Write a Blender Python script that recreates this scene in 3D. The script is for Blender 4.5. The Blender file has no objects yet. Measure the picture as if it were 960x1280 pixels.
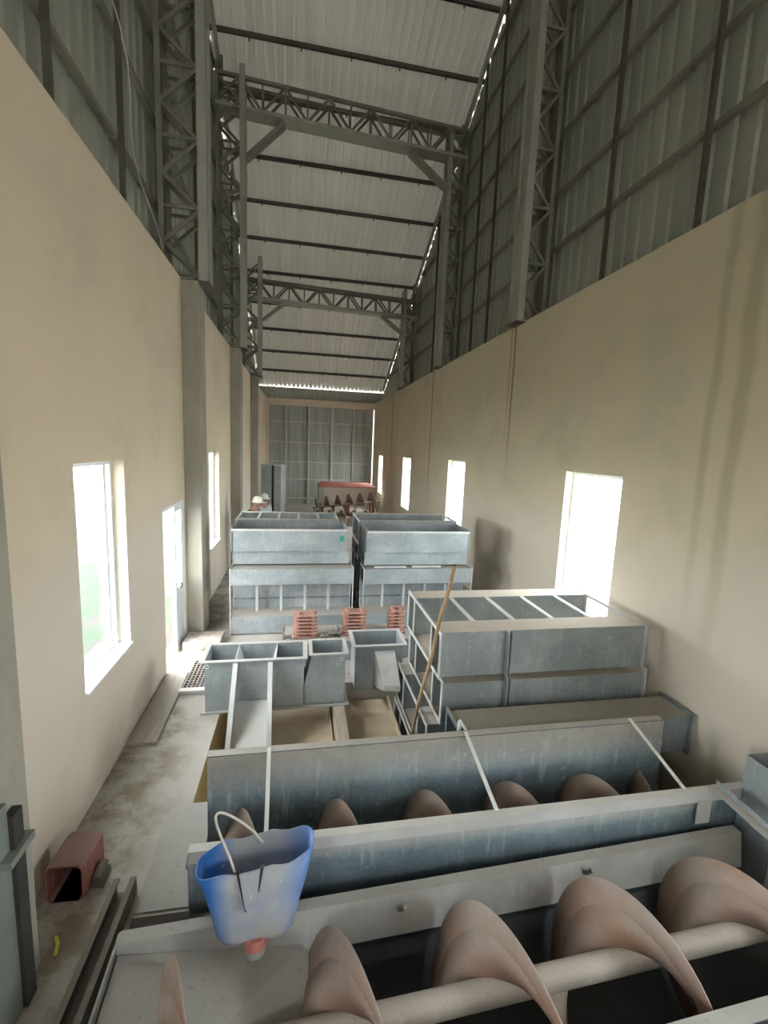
import bpy, math, random
import mathutils
from mathutils import Vector, Matrix
random.seed(7)
PI = math.pi
SC = bpy.context.scene
COL = SC.collection

# ---------------------------------------------------------------- helpers
class MB:
    """collects boxes, sheets, bars and tubes into one mesh"""
    def __init__(s): s.v = []; s.f = []; s.sm = set()
    def add(s, vs, fs, smooth=False):
        o = len(s.v); s.v += [tuple(p) for p in vs]
        for f in fs:
            if smooth: s.sm.add(len(s.f))
            s.f.append(tuple(i + o for i in f))
        return s
    def box(s, x0, x1, y0, y1, z0, z1):
        v = [(x, y, z) for z in (z0, z1) for y in (y0, y1) for x in (x0, x1)]
        return s.add(v, [(0,2,3,1),(4,5,7,6),(0,1,5,4),(2,6,7,3),(0,4,6,2),(1,3,7,5)])
    def hexa(s, b, t):
        """bottom quad b and top quad t (both counter-clockwise from above)"""
        return s.add(list(b)+list(t), [(3,2,1,0),(4,5,6,7),(0,1,5,4),(1,2,6,5),(2,3,7,6),(3,0,4,7)])
    def bar(s, a, b, w, h, up=(0,0,1)):
        a = Vector(a); b = Vector(b); d = (b-a).normalized(); u = Vector(up)
        if abs(d.dot(u)) > .98: u = Vector((0,1,0))
        r = d.cross(u).normalized(); u = r.cross(d).normalized()
        q = lambda p: [p-r*w/2-u*h/2, p+r*w/2-u*h/2, p+r*w/2+u*h/2, p-r*w/2+u*h/2]
        return s.add(q(a)+q(b), [(0,1,2,3),(7,6,5,4),(0,4,5,1),(1,5,6,2),(2,6,7,3),(3,7,4,0)])
    def tube(s, pts, rad, n=12, caps=True):
        pts = [Vector(p) for p in pts]
        rad = rad if isinstance(rad, (list, tuple)) else [rad]*len(pts)
        rings = []; prev = None
        for i, p in enumerate(pts):
            d = (pts[min(i+1, len(pts)-1)] - pts[max(i-1, 0)]).normalized()
            if prev is None:
                u = Vector((0,0,1)) if abs(d.z) < .9 else Vector((1,0,0))
                r = d.cross(u).normalized()
            else:
                r = (prev - d*prev.dot(d)).normalized()
            prev = r; u = r.cross(d)
            rings.append([p + (r*math.cos(2*PI*k/n) + u*math.sin(2*PI*k/n))*rad[i] for k in range(n)])
        v = [q for g in rings for q in g]; f = []
        for i in range(len(pts)-1):
            for k in range(n):
                f.append((i*n+k, i*n+(k+1) % n, (i+1)*n+(k+1) % n, (i+1)*n+k))
        s.add(v, f, True)
        if caps:
            m = len(pts)-1
            s.add(rings[0], [tuple(range(n))[::-1]]); s.add(rings[m], [tuple(range(n))])
        return s
    def prism(s, prof, axis, a0, a1, smooth=False):
        """closed 2-D profile swept along an axis"""
        def P(p, a): return (a,p[0],p[1]) if axis == 'x' else ((p[0],a,p[1]) if axis == 'y' else (p[0],p[1],a))
        n = len(prof)
        v = [P(p,a0) for p in prof]+[P(p,a1) for p in prof]
        s.add(v, [(i,(i+1)%n,n+(i+1)%n,n+i) for i in range(n)], smooth)
        return s.add(v, [tuple(range(n))[::-1], tuple(range(n,2*n))])
    def sheet(s, prof, axis, a0, a1, t, smooth=False):
        """open 2-D profile with thickness swept along an axis"""
        n = len(prof); out = []
        for i, p in enumerate(prof):
            q0 = prof[max(i-1,0)]; q1 = prof[min(i+1,n-1)]
            dx, dy = q1[0]-q0[0], q1[1]-q0[1]; l = math.hypot(dx,dy) or 1
            out.append((p[0]-dy/l*t, p[1]+dx/l*t))
        loop = list(prof)+out[::-1]
        def P(p, a): return (a,p[0],p[1]) if axis == 'x' else ((p[0],a,p[1]) if axis == 'y' else (p[0],p[1],a))
        m = len(loop); v = [P(p,a0) for p in loop]+[P(p,a1) for p in loop]
        s.add(v, [(i,(i+1)%m,m+(i+1)%m,m+i) for i in range(m)], smooth)
        caps = [(i,i+1,m-2-i,m-1-i) for i in range(n-1)]
        return s.add(v, [c[::-1] for c in caps]+[tuple(k+m for k in c) for c in caps])
    def duct(s, x0, x1, y0, y1, z0, z1, t=.008):
        """hollow rectangular tube along x, open at both ends"""
        o = [(y0,z0),(y1,z0),(y1,z1),(y0,z1)]; i = [(y0+t,z0+t),(y1-t,z0+t),(y1-t,z1-t),(y0+t,z1-t)]
        v = [(x,p[0],p[1]) for x in (x0,x1) for q in (o,i) for p in q]; f = []
        for k in range(4):
            j = (k+1)%4
            f += [(k,j,8+j,8+k),(4+j,4+k,12+k,12+j),(k,4+k,4+j,j),(8+k,8+j,12+j,12+k)]
        return s.add(v,f)
    def ring(s, x0, x1, y0, y1, z0, z1, w):
        """rectangular flange in the y-z plane"""
        s.box(x0,x1,y0,y1,z0,z0+w); s.box(x0,x1,y0,y1,z1-w,z1)
        s.box(x0,x1,y0,y0+w,z0+w,z1-w); return s.box(x0,x1,y1-w,y1,z0+w,z1-w)
    def lathe(s, prof, n=24, c=(0,0,0), cap=False):
        v=[]; f=[]
        for r,z in prof:
            for k in range(n): v.append((c[0]+r*math.cos(2*PI*k/n), c[1]+r*math.sin(2*PI*k/n), c[2]+z))
        for i in range(len(prof)-1):
            for k in range(n): f.append((i*n+k,i*n+(k+1)%n,(i+1)*n+(k+1)%n,(i+1)*n+k))
        return s.add(v,f,True)
    def build(s, name, m, parent=None, bevel=0):
        me = bpy.data.meshes.new(name); me.from_pydata(s.v, [], s.f); me.update()
        for i in s.sm: me.polygons[i].use_smooth = True
        o = bpy.data.objects.new(name, me); COL.objects.link(o)
        if m: me.materials.append(m)
        if parent: o.parent = parent
        if bevel:
            b = o.modifiers.new('bevel','BEVEL'); b.width = bevel; b.segments = 2; b.limit_method = 'ANGLE'
        return o

def thing(name, label, cat, loc=(0,0,0), rot=(0,0,0), group=None):
    o = bpy.data.objects.new(name, None); COL.objects.link(o); o.empty_display_size = .1
    o.location = loc; o.rotation_euler = rot
    return tag(o, label, cat, group)
def tag(o, label, cat, group=None, kind=None):
    o['label'] = label; o['category'] = cat
    if group: o['group'] = group
    if kind: o['kind'] = kind
    return o
def struct(name, mb, m, parent=None, label=None):
    o = mb.build(name, m, parent)
    if parent is None:
        o['kind'] = 'structure'
        if label: o['label'] = label
    return o
def dup(root, loc, rot=None, label=None, group=None):
    r = root.copy(); COL.objects.link(r); r.location = loc
    if rot is not None: r.rotation_euler = rot
    if label: r['label'] = label
    if group: r['group'] = group
    for ch in list(root.children):
        c = ch.copy(); COL.objects.link(c); c.parent = r
        for g in ch.children:
            d = g.copy(); COL.objects.link(d); d.parent = c
    return r

# ---------------------------------------------------------------- materials
def lin(c): return tuple((x/12.92 if x <= .04045 else ((x+.055)/1.055)**2.4) for x in c)
class N:
    def __init__(s, name):
        s.m = bpy.data.materials.new(name); s.m.use_nodes = True; s.t = s.m.node_tree; s.n = s.t.nodes
        s.b = s.n['Principled BSDF']; s.geo = s.n.new('ShaderNodeNewGeometry')
    def link(s, a, b): s.t.links.new(a, b)
    def noise(s, scale, detail=4, rough=.55, stretch=None, local=False):
        n = s.n.new('ShaderNodeTexNoise'); n.inputs['Scale'].default_value = scale
        n.inputs['Detail'].default_value = detail; n.inputs['Roughness'].default_value = rough
        src = s.geo.outputs['Position']
        if local: src = s.n.new('ShaderNodeTexCoord').outputs['Object']
        if stretch:
            mp = s.n.new('ShaderNodeMapping'); mp.inputs['Scale'].default_value = stretch
            s.link(src, mp.inputs['Vector']); src = mp.outputs['Vector']
        s.link(src, n.inputs['Vector']); return n.outputs['Fac']
    def voronoi(s, scale):
        n = s.n.new('ShaderNodeTexVoronoi'); n.inputs['Scale'].default_value = scale
        s.link(s.geo.outputs['Position'], n.inputs['Vector'])
        sp = s.n.new('ShaderNodeSeparateColor'); s.link(n.outputs['Color'], sp.inputs['Color']); return sp.outputs['Red']
    def ramp(s, fac, a, b):
        r = s.n.new('ShaderNodeMapRange'); r.inputs['From Min'].default_value = a; r.inputs['From Max'].default_value = b
        s.link(fac, r.inputs['Value']); return r.outputs['Result']
    def math(s, op, a, b=None):
        m = s.n.new('ShaderNodeMath'); m.operation = op
        for i, x in enumerate((a, b)):
            if x is None: continue
            if isinstance(x, (int, float)): m.inputs[i].default_value = x
            else: s.link(x, m.inputs[i])
        return m.outputs[0]
    def mix(s, fac, a, b):
        m = s.n.new('ShaderNodeMix'); m.data_type = 'RGBA'
        if isinstance(fac, (int, float)): m.inputs[0].default_value = fac
        else: s.link(fac, m.inputs[0])
        for i, x in ((6, a), (7, b)):
            if isinstance(x, tuple): m.inputs[i].default_value = (*x[:3], 1)
            else: s.link(x, m.inputs[i])
        return m.outputs[2]
    def axis(s, k, out='Position'):
        x = s.n.new('ShaderNodeSeparateXYZ'); s.link(s.geo.outputs[out], x.inputs[0]); return x.outputs[k]
    def bump(s, fac, strength=.2, dist=.01):
        b = s.n.new('ShaderNodeBump'); b.inputs['Strength'].default_value = strength; b.inputs['Distance'].default_value = dist
        s.link(fac, b.inputs['Height']); s.link(b.outputs['Normal'], s.b.inputs['Normal'])
    def done(s, col, rough=.7, metal=0.):
        if isinstance(col, tuple): s.b.inputs['Base Color'].default_value = (*col[:3], 1)
        else: s.link(col, s.b.inputs['Base Color'])
        if isinstance(rough, (int, float)): s.b.inputs['Roughness'].default_value = rough
        else: s.link(rough, s.b.inputs['Roughness'])
        s.b.inputs['Metallic'].default_value = metal
        return s.m

def simple(name, a, b, scale=3, rough=.7, metal=0., stretch=None, bump=0, local=False):
    n = N(name); f = n.noise(scale, 5, .6, stretch, local)
    if bump: n.bump(f, bump)
    return n.done(n.mix(n.ramp(f,.3,.7), a, b), rough, metal)

DUST = (.50,.445,.385)
def steel(name, a, b, metal=.3, rough=.45, dust=.85, dustcol=DUST, spangle=.12):
    """sheet steel whose upward faces carry settled dust"""
    n = N(name)
    f = n.ramp(n.noise(2.2,5,.6),.3,.7); c = n.mix(f, a, b)
    v = n.ramp(n.voronoi(38),.0,1.); c = n.mix(n.math('MULTIPLY', v, spangle), c, (.72,.76,.78))
    bl = n.ramp(n.noise(.9,6,.7),.42,.6); c = n.mix(n.math('MULTIPLY', bl, .42), c, tuple(x*.62 for x in a))
    st = n.ramp(n.noise(4,4,.6,(5,5,.7)),.56,.74); c = n.mix(n.math('MULTIPLY', st, .34), c, (.58,.60,.58))
    sc = n.ramp(n.noise(13,5,.7),.63,.70); c = n.mix(n.math('MULTIPLY', sc, .4 if spangle>.04 else .1), c, (.68,.69,.67))
    nz = n.ramp(n.axis(2,'Normal'),.35,.8)
    dn = n.ramp(n.noise(6,6,.65),.25,.55)
    d = n.math('MULTIPLY', n.math('MULTIPLY', nz, n.math('ADD', n.math('MULTIPLY', dn, .35), .65)), dust)
    speck = n.ramp(n.noise(34,3,.6),.62,.72)
    dc = n.mix(n.math('MULTIPLY', speck, .45), dustcol, (.2,.17,.14))
    c = n.mix(d, c, dc)
    r = n.math('ADD', n.math('MULTIPLY', d, .5), rough)
    return n.done(c, r, metal)

M = {}
M['galv'] = steel('galvanised_steel', (.265,.305,.325), (.42,.455,.465))
M['galv_dark'] = steel('galvanised_steel_dull', (.10,.14,.17), (.185,.245,.29), spangle=.08)
M['galv_pale'] = steel('galvanised_steel_pale', (.60,.61,.61), (.70,.70,.69), dust=.6, spangle=.05, dustcol=(.60,.55,.50))
M['galv_beige'] = steel('dusty_galvanised_steel', (.25,.29,.295), (.375,.405,.405), dust=1., dustcol=(.56,.48,.40))
M['trough_in'] = steel('dusty_trough_steel', (.36,.355,.34), (.46,.45,.43), dust=.9, dustcol=(.44,.42,.39), spangle=.03, rough=.6)
M['galv_brown'] = steel('brown_dusty_galvanised_steel', (.22,.25,.26), (.31,.34,.35), dust=1., dustcol=(.30,.265,.215))
M['trough_shade'] = simple('shade_dark_steel', (.035,.04,.045), (.06,.065,.07), 4, .6, .2)  # shade low in the near trough, put into a near-black colour
def rustflight():
    n = N('dusty_red_primed_steel'); f = n.ramp(n.noise(3,5,.6),.35,.65)
    c = n.mix(f, (.23,.165,.135), (.33,.18,.12)); nz = n.ramp(n.axis(2,'Normal'),-.3,.8)
    d = n.math('MULTIPLY', nz, n.math('ADD', n.math('MULTIPLY', n.ramp(n.noise(4,4,.6),.35,.6), .6), .3))
    return n.done(n.mix(d, c, (.37,.315,.28)), .75, .0)
M['flight'] = rustflight()
M['shaft'] = steel('dusty_shaft_steel', (.30,.26,.22), (.36,.31,.27), 0.1, .6, .9, (.50,.44,.38), .02)
M['rust'] = simple('rusty_red_paint', (.35,.12,.09), (.48,.22,.17), 7, .75)
M['rust_edge'] = simple('pale_red_primer', (.55,.33,.27), (.42,.20,.15), 9, .75)
M['redbox'] = steel('faded_red_painted_steel', (.30,.10,.08), (.40,.15,.12), 0., .6, .8, (.27,.20,.175), .0)
M['darkin'] = simple('near_black_inside', (.02,.018,.016), (.035,.03,.028), 4, .8)  # near-black fill for the red duct's inside and the scoop slits
M['frame_steel'] = simple('grey_primed_frame_steel', (.19,.185,.15), (.27,.26,.215), 2, .6, .2)
M['chord_steel'] = simple('grey_green_painted_steel', (.36,.365,.31), (.45,.45,.385), 2, .55, .2)
M['purlin'] = simple('brown_primed_purlin_steel', (.085,.075,.06), (.13,.115,.095), 3, .6, .2)
M['grid'] = simple('pale_grey_frame_steel', (.50,.49,.43), (.58,.57,.51), 3, .6, .1)
M['brownrust'] = simple('brown_rusted_steel', (.22,.13,.09), (.36,.24,.17), 5, .8)
M['knee'] = simple('pale_brown_channel_steel', (.27,.245,.205), (.34,.31,.265), 3, .6, .2)
def sheeting(name, a, b, stretch, tr=0):
    n = N(name); f = n.ramp(n.noise(1.2,4,.55,stretch),.3,.7); g = n.ramp(n.noise(.35,3,.5),.3,.7)
    c = n.mix(f, a, b); c = n.mix(n.math('MULTIPLY', g, .35), c, tuple(x*.75 for x in a))
    if tr:
        n.done(c, .5, .2); T=n.n.new('ShaderNodeBsdfTranslucent'); T.inputs[0].default_value=(.66,.62,.52,1)
        X=n.n.new('ShaderNodeMixShader'); X.inputs[0].default_value=tr; o=n.n['Material Output']
        n.link(n.b.outputs[0],X.inputs[1]); n.link(T.outputs[0],X.inputs[2]); n.link(X.outputs[0],o.inputs[0]); return n.m
    return n.done(c, .5, .25)
M['roof'] = sheeting('translucent_roof_sheet', (.50,.485,.425), (.64,.62,.55), (3,.2,.2), .006)  # slight translucency added to brighten the underside of the roof
M['clad'] = sheeting('grey_green_wall_sheet', (.36,.37,.32), (.44,.45,.395), (2,2,.2))
M['backclad'] = sheeting('bluish_end_wall_sheet', (.37,.385,.36), (.46,.475,.445), (3,1,.2))
def plaster(name, a, b, c2, streaks=()):
    n = N(name); f = n.ramp(n.noise(.55,5,.6),.3,.7); c = n.mix(f, a, b)
    g = n.ramp(n.noise(1.1,6,.65),.52,.75); c = n.mix(n.math('MULTIPLY', g, .75), c, c2)
    h = n.ramp(n.noise(2.2,4,.6),.62,.8); c = n.mix(n.math('MULTIPLY', h, .3), c, tuple(min(1,x*1.25) for x in a))
    z = n.axis(2); y = n.axis(1)
    dirt = n.math('MULTIPLY', n.ramp(z,.75,.0), n.ramp(n.noise(3.5,6,.7),.42,.62))
    c = n.mix(n.math('MULTIPLY', dirt, .65), c, (.27,.215,.15))
    bz = n.math('ADD', z, n.math('MULTIPLY', n.math('SUBTRACT', n.noise(.8,5,.6), .5), 1.6))
    c = n.mix(n.math('MULTIPLY', n.ramp(bz, 2.3, 1.9), .6), c, (.60,.535,.47))
    for yc, w, z0, col, k in streaks:
        yy = n.math('ADD', y, n.math('MULTIPLY', n.math('SUBTRACT', n.noise(1.5,3), .5), .12))
        m = n.ramp(n.math('ABSOLUTE', n.math('SUBTRACT', yy, yc)), w, w*.35)
        m = n.math('MULTIPLY', m, n.ramp(z, z0, z0+1.6)); m = n.math('MULTIPLY', m, k)
        c = n.mix(m, c, col)
    n.bump(n.noise(9,6,.65), .12, .01)
    return n.done(c, .85)
RUSTY = (.26,.14,.05)
M['plasterL'] = plaster('cream_plaster', (.70,.575,.435), (.62,.515,.395), (.54,.465,.375))
M['plasterR'] = plaster('stained_cream_plaster', (.66,.575,.43), (.58,.52,.385), (.49,.45,.33),
    [(7.71,.055,2.4,RUSTY,.8),(7.86,.04,2.9,RUSTY,.55),(12.75,.07,1.2,(.30,.17,.07),.85),(18.4,.10,1.0,(.32,.19,.09),.8),
     (3.33,.10,.9,(.30,.28,.17),.45),(3.6,.07,1.2,(.31,.29,.18),.4)])
M['concrete'] = simple('bare_grey_concrete', (.27,.245,.20), (.38,.35,.295), 2.6, .9, 0, (1,1,.4), .2)
def floormat():
    n = N('dusty_concrete_floor'); f = n.ramp(n.noise(1.3,6,.62),.3,.7); c = n.mix(f, (.36,.33,.295), (.50,.465,.42))
    g = n.ramp(n.noise(3.2,7,.7),.52,.66); x = n.axis(0)
    k = n.math('MULTIPLY', n.ramp(n.noise(3.2,7,.7),.44,.58), n.ramp(x,-.85,-1.3)); c = n.mix(n.math('MULTIPLY', k, .75), c, (.20,.15,.10))
    s = n.ramp(n.noise(22,4,.7),.64,.74); c = n.mix(n.math('MULTIPLY', s, .5), c, (.24,.21,.18))
    n.bump(n.noise(12,5,.6), .15, .01); return n.done(c, .9)
M['floor'] = floormat()
M['pitdust'] = simple('tan_grain_dust', (.56,.43,.29), (.72,.60,.46), 3.5, .95, 0, None, .3)
M['pitwall'] = simple('ochre_pit_concrete', (.50,.37,.16), (.60,.46,.24), 3, .9)
M['wood'] = simple('weathered_timber', (.36,.29,.22), (.50,.43,.34), 3, .85, 0, (8,.8,8), .2)
M['plank'] = simple('grey_brown_plank', (.33,.295,.25), (.42,.385,.335), 3, .85, 0, (8,.8,8), .2)
M['bamboo'] = simple('brown_bamboo', (.25,.155,.08), (.42,.29,.16), 12, .6, 0, None)
M['alu'] = simple('white_aluminium_frame', (.70,.74,.78), (.78,.81,.84), 2, .4, .1)
M['grating'] = simple('dark_perforated_steel', (.13,.11,.095), (.22,.19,.165), 9, .7, .2)
M['greenpost'] = simple('grey_green_sheet_steel', (.17,.19,.165), (.23,.25,.22), 3, .55, .2)
M['blackpost'] = simple('dark_iron', (.03,.028,.026), (.055,.05,.045), 4, .7, .2)
M['beam'] = steel('dusty_channel_steel', (.12,.115,.10), (.17,.16,.14), .2, .6, .55, (.30,.265,.22), 0)
def blueplastic():
    n = N('scuffed_blue_plastic'); f = n.ramp(n.noise(5,6,.7,None,True),.36,.60)
    x = n.n.new('ShaderNodeTexCoord'); sp = n.n.new('ShaderNodeSeparateXYZ'); n.link(x.outputs['Object'], sp.inputs[0])
    mid = n.math('MULTIPLY', n.ramp(sp.outputs[0],-.24,-.12), n.ramp(sp.outputs[0],.34,.12))
    k = n.math('MULTIPLY', mid, n.math('ADD', n.math('MULTIPLY', f, .25), .75))
    c = n.mix(k, (.025,.16,.52), (.36,.36,.35))
    s = n.ramp(n.noise(28,3,.6,(1,1,.4),True),.70,.76); c = n.mix(n.math('MULTIPLY', s, .8), c, (.75,.74,.70))
    return n.done(c, .5)
M['blue'] = blueplastic()
M['redcap'] = simple('faded_red_plastic', (.42,.12,.11), (.52,.22,.19), 20, .6)
M['rope'] = simple('grey_cord', (.50,.46,.40), (.60,.56,.50), 40, .9)
M['strap'] = simple('pale_flat_steel', (.62,.62,.59), (.72,.71,.68), 5, .6, .1)
M['green_tag'] = simple('green_sticker', (.02,.22,.15), (.03,.28,.19), 20, .6)
M['wire'] = simple('pale_cable', (.52,.50,.44), (.6,.58,.52), 5, .7)
M['redtop'] = simple('dusty_red_lid', (.50,.13,.11), (.60,.25,.20), 3, .7)
M['creamside'] = simple('cream_painted_steel', (.55,.47,.37), (.62,.54,.44), 3, .7)
M['yellow'] = simple('yellow_plastic', (.65,.55,.05), (.7,.6,.1), 5, .5)
def glass():
    m = bpy.data.materials.new('window_glass'); m.use_nodes = True; t = m.node_tree; t.nodes.clear()
    o = t.nodes.new('ShaderNodeOutputMaterial'); a = t.nodes.new('ShaderNodeBsdfTransparent'); b = t.nodes.new('ShaderNodeBsdfGlossy')
    a.inputs[0].default_value = (.93,.97,.97,1); b.inputs['Roughness'].default_value = .02
    x = t.nodes.new('ShaderNodeMixShader'); x.inputs[0].default_value = .06
    t.links.new(a.outputs[0], x.inputs[1]); t.links.new(b.outputs[0], x.inputs[2]); t.links.new(x.outputs[0], o.inputs[0]); return m
M['glass'] = glass()
def grass():
    n = N('grass_and_bare_soil'); f = n.ramp(n.noise(.9,6,.65),.44,.58)
    g = n.mix(n.ramp(n.noise(4,5,.7),.3,.7), (.010,.024,.007), (.016,.031,.010)); c = n.mix(f, g, (.028,.023,.020)); return n.done(c, .95)
M['grass'] = grass()
M['yard'] = simple('pale_concrete_yard', (.62,.60,.56), (.70,.68,.64), .7, .9)

# ---------------------------------------------------------------- room shell
XL, XR, YB, YR, WH = -1.65, 3.68, 23.1, -9.0, 5.2     # inner faces of the walls, back, rear, masonry height
TH, THR = .20, .20
def wall_x(xi, xo, y0, y1, z0, z1, holes):
    """masonry wall in the y-z plane with rectangular openings (real reveals)"""
    ys = sorted({y0,y1,*[h[0] for h in holes],*[h[1] for h in holes]}); zs = sorted({z0,z1,*[h[2] for h in holes],*[h[3] for h in holes]})
    ny, nz = len(ys)-1, len(zs)-1
    def solid(i,j):
        if i<0 or j<0 or i>=ny or j>=nz: return False
        cy=(ys[i]+ys[i+1])/2; cz=(zs[j]+zs[j+1])/2
        return not any(h[0]<cy<h[1] and h[2]<cz<h[3] for h in holes)
    mb = MB(); a, b = min(xi,xo), max(xi,xo)
    for i in range(ny):
        for j in range(nz):
            if not solid(i,j): continue
            A,B,Z0,Z1 = ys[i],ys[i+1],zs[j],zs[j+1]
            mb.add([(b,A,Z0),(b,B,Z0),(b,B,Z1),(b,A,Z1)],[(0,1,2,3)]); mb.add([(a,A,Z0),(a,B,Z0),(a,B,Z1),(a,A,Z1)],[(3,2,1,0)])
            if not solid(i-1,j): mb.add([(a,A,Z0),(b,A,Z0),(b,A,Z1),(a,A,Z1)],[(0,1,2,3)])
            if not solid(i+1,j): mb.add([(a,B,Z0),(b,B,Z0),(b,B,Z1),(a,B,Z1)],[(3,2,1,0)])
            if not solid(i,j-1): mb.add([(a,A,Z0),(a,B,Z0),(b,B,Z0),(b,A,Z0)],[(0,1,2,3)])
            if not solid(i,j+1): mb.add([(a,A,Z1),(a,B,Z1),(b,B,Z1),(b,A,Z1)],[(3,2,1,0)])
    return mb
LW = [(3.71,4.69,.95,2.79),(8.8,9.83,.95,2.80),(-1.4,-.4,.95,2.79),(-6.5,-5.5,.95,2.79)]  # last two unseen, added so daylight fills the near end
LD = (5.86,6.92,-.001,2.14)
RW = [(4.65,5.79,.95,2.78),(9.79,10.97,.95,2.77),(14.97,16.12,.9,2.70),(20.3,21.25,.9,2.64),(-.45,.70,.95,2.78),(-5.55,-4.4,.95,2.78)]  # last two unseen behind the viewpoint, added for daylight
struct('wall_left', wall_x(XL, XL-TH, YR, YB+.3, -.55, WH, LW+[(LD[0],LD[1],0,LD[3])]), M['plasterL'])
struct('wall_right', wall_x(XR, XR+THR, YR, YB+.3, -.55, WH, RW), M['plasterR'])
for nm,x0,x1 in (('trim_1',-2.04,XL-TH),('trim_2',XR+THR,4.13)):
    mb=MB(); mb.box(x0,x1,YR,YB+.3,4.9,WH-.002); struct(nm, mb, M['concrete'])
# end wall: masonry lintel and pier round a big opening closed with sheeting
mb = MB(); mb.box(XL,XR,YB,YB+.3,4.87,WH); mb.box(XL,-1.52,YB,YB+.3,0,4.87); struct('wall_back', mb, M['plasterL'])
def ribs(u0, u1, pitch, h, e=.1):
    """trapezoid rib outline: list of (u, offset)"""
    out=[]; u=u0
    while u < u1-1e-6:
        for a,o in ((0,0),(.62-e,0),(.62,h),(.88,h),(.88+e,0)): out.append((min(u+a*pitch,u1),o))
        u += pitch
    out.append((u1,0)); return out
mb = MB(); r = ribs(-1.52,3.66,.13,.014); n=len(r)
mb.add([(u,YB+.14-o,0) for u,o in r]+[(u,YB+.14-o,4.87) for u,o in r],[(i,i+1,n+i+1,n+i) for i in range(n-1)])
struct('wall_back_sheeting', mb, M['backclad'])
mb = MB(); r = ribs(-2.1,4.25,.21,.03); n=len(r)
mb.add([(u,YB+.16-o,WH) for u,o in r]+[(u,YB+.16-o,5.742) for u,o in r],[(i,i+1,n+i+1,n+i) for i in range(n-1)])
struct('wall_back_upper', mb, M['clad'])
t = thing('sheeting_frame','grey steel grid of posts and rails carrying the end wall sheeting','frame',(0,YB,0))
for x in (-.70,.42,1.55,2.65):
    MB().box(x-.04,x+.04,.0,.105,0,4.86).build('post',M['grid'],t)
for z in (4.1,3.1,2.13,1.26,.3):
    MB().box(-1.5,3.6,.06,.105,z-.03,z+.03).build('rail',M['grid'],t)
# floor: walkway, work floor and the shallow pit, one surface
def depth(x,y):
    if y>1.0 and y<2.68 and x>-1.0: return -.5
    if 2.68<y<3.6 and x>-.65: return -.5
    if 3.6<y<5.4 and x>-.84: return -.5
    return 0.
xs=[XL,-1.0,-.84,-.65,1.25,XR]; ys=[YR,1.0,2.68,3.6,5.4,YB+.3]
mb=MB(); mw=MB(); md=MB(); mo=MB()
for i in range(5):
    for j in range(5):
        cx=(xs[i]+xs[i+1])/2; cy=(ys[j]+ys[j+1])/2; d=depth(cx,cy)
        (mb if d==0 else md).add([(xs[i],ys[j],d),(xs[i+1],ys[j],d),(xs[i+1],ys[j+1],d),(xs[i],ys[j+1],d)],[(0,1,2,3)])
        if i<4:
            e=depth((xs[i+1]+xs[i+2])/2,cy)
            if e!=d: (mo if j==3 else mw).add([(xs[i+1],ys[j],0),(xs[i+1],ys[j+1],0),(xs[i+1],ys[j+1],-.5),(xs[i+1],ys[j],-.5)],[(0,1,2,3)])
        if j<4:
            e=depth(cx,(ys[j+1]+ys[j+2])/2)
            if e!=d: mw.add([(xs[i],ys[j+1],0),(xs[i+1],ys[j+1],0),(xs[i+1],ys[j+1],-.5),(xs[i],ys[j+1],-.5)],[(0,1,2,3)])
fl=struct('floor', mb, M['floor']); struct('pit_wall', mw, M['floor'], fl); struct('pit_side', mo, M['pitwall'], fl); struct('pit_floor', md, M['concrete'], fl)
# roof: falls away from the camera towards the end wall
S=.5; RY=23.42; RZ=5.72+S*(23.3-RY); RIDGE=2.5
def roofz(y): return RZ+S*(RY-y)
X0,X1=-2.25,4.4
mb=MB(); r=ribs(X0,X1,.205,.055,.03); n=len(r)
mb.add([(u,RY,RZ+.02+o) for u,o in r]+[(u,RIDGE,roofz(RIDGE)+.02+o) for u,o in r],[(i,i+1,n+i+1,n+i) for i in range(n-1)])
zr=roofz(RIDGE)-S*(RIDGE-YR)
mb.add([(u,RIDGE,roofz(RIDGE)+.02+o) for u,o in r]+[(u,YR-.2,zr+.02+o) for u,o in r],[(i,i+1,n+i+1,n+i) for i in range(n-1)])
struct('ceiling', mb, M['roof'])
def gable(x, sgn):
    mb=MB(); r=ribs(YR,YB+.2,.25,.03); n=len(r)
    top=lambda y: (roofz(y) if y>RIDGE else zr+S*(y-YR))+random.choice((.019,.019,.019,.0,-.03))
    mb.add([(x+sgn*o,u,WH-.3) for u,o in r]+[(x+sgn*o,u,top(u)) for u,o in r],[(i,i+1,n+i+1,n+i) for i in range(n-1)])
    return mb
CL,CR=-2.05,4.14
struct('wall_left_upper', gable(CL,-1), M['clad']); struct('wall_right_upper', gable(CR,1), M['clad'])
# rear end of the hall behind the viewpoint
mb=MB(); mb.box(XL-.3,XR+.4,YR-.3,YR,0,WH); struct('wall_rear', mb, M['plasterL'])
mb=MB(); mb.box(CL,CR,YR-.1,YR-.06,WH,7.1); mb.box(CL,CR,YR-.1,YR-.06,7.6,roofz(RIDGE)-S*(RIDGE-YR)); struct('wall_rear_upper', mb, M['clad'])  # high slot between the boxes added to let fill daylight in

# ground outside
mb=MB(); mb.add([(-60,-40,-.15),(XL-TH-.02,-40,-.15),(XL-TH-.02,70,-.15),(-60,70,-.15)],[(0,1,2,3)])
o=mb.build('ground_grass',M['grass']); o['kind']='structure'
mb=MB(); mb.add([(-60,-40,-.13),(-13,-40,-.13),(-12,70,-.13),(-60,70,-.13)],[(0,1,2,3)])
o=mb.build('ground_road',M['yard']); o['kind']='structure'
mb=MB(); mb.add([(XR+THR+.02,-40,-.15),(60,-40,-.15),(60,70,-.15),(XR+THR+.02,70,-.15)],[(0,1,2,3)])
o=mb.build('ground_yard',M['yard']); o['kind']='structure'

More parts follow.
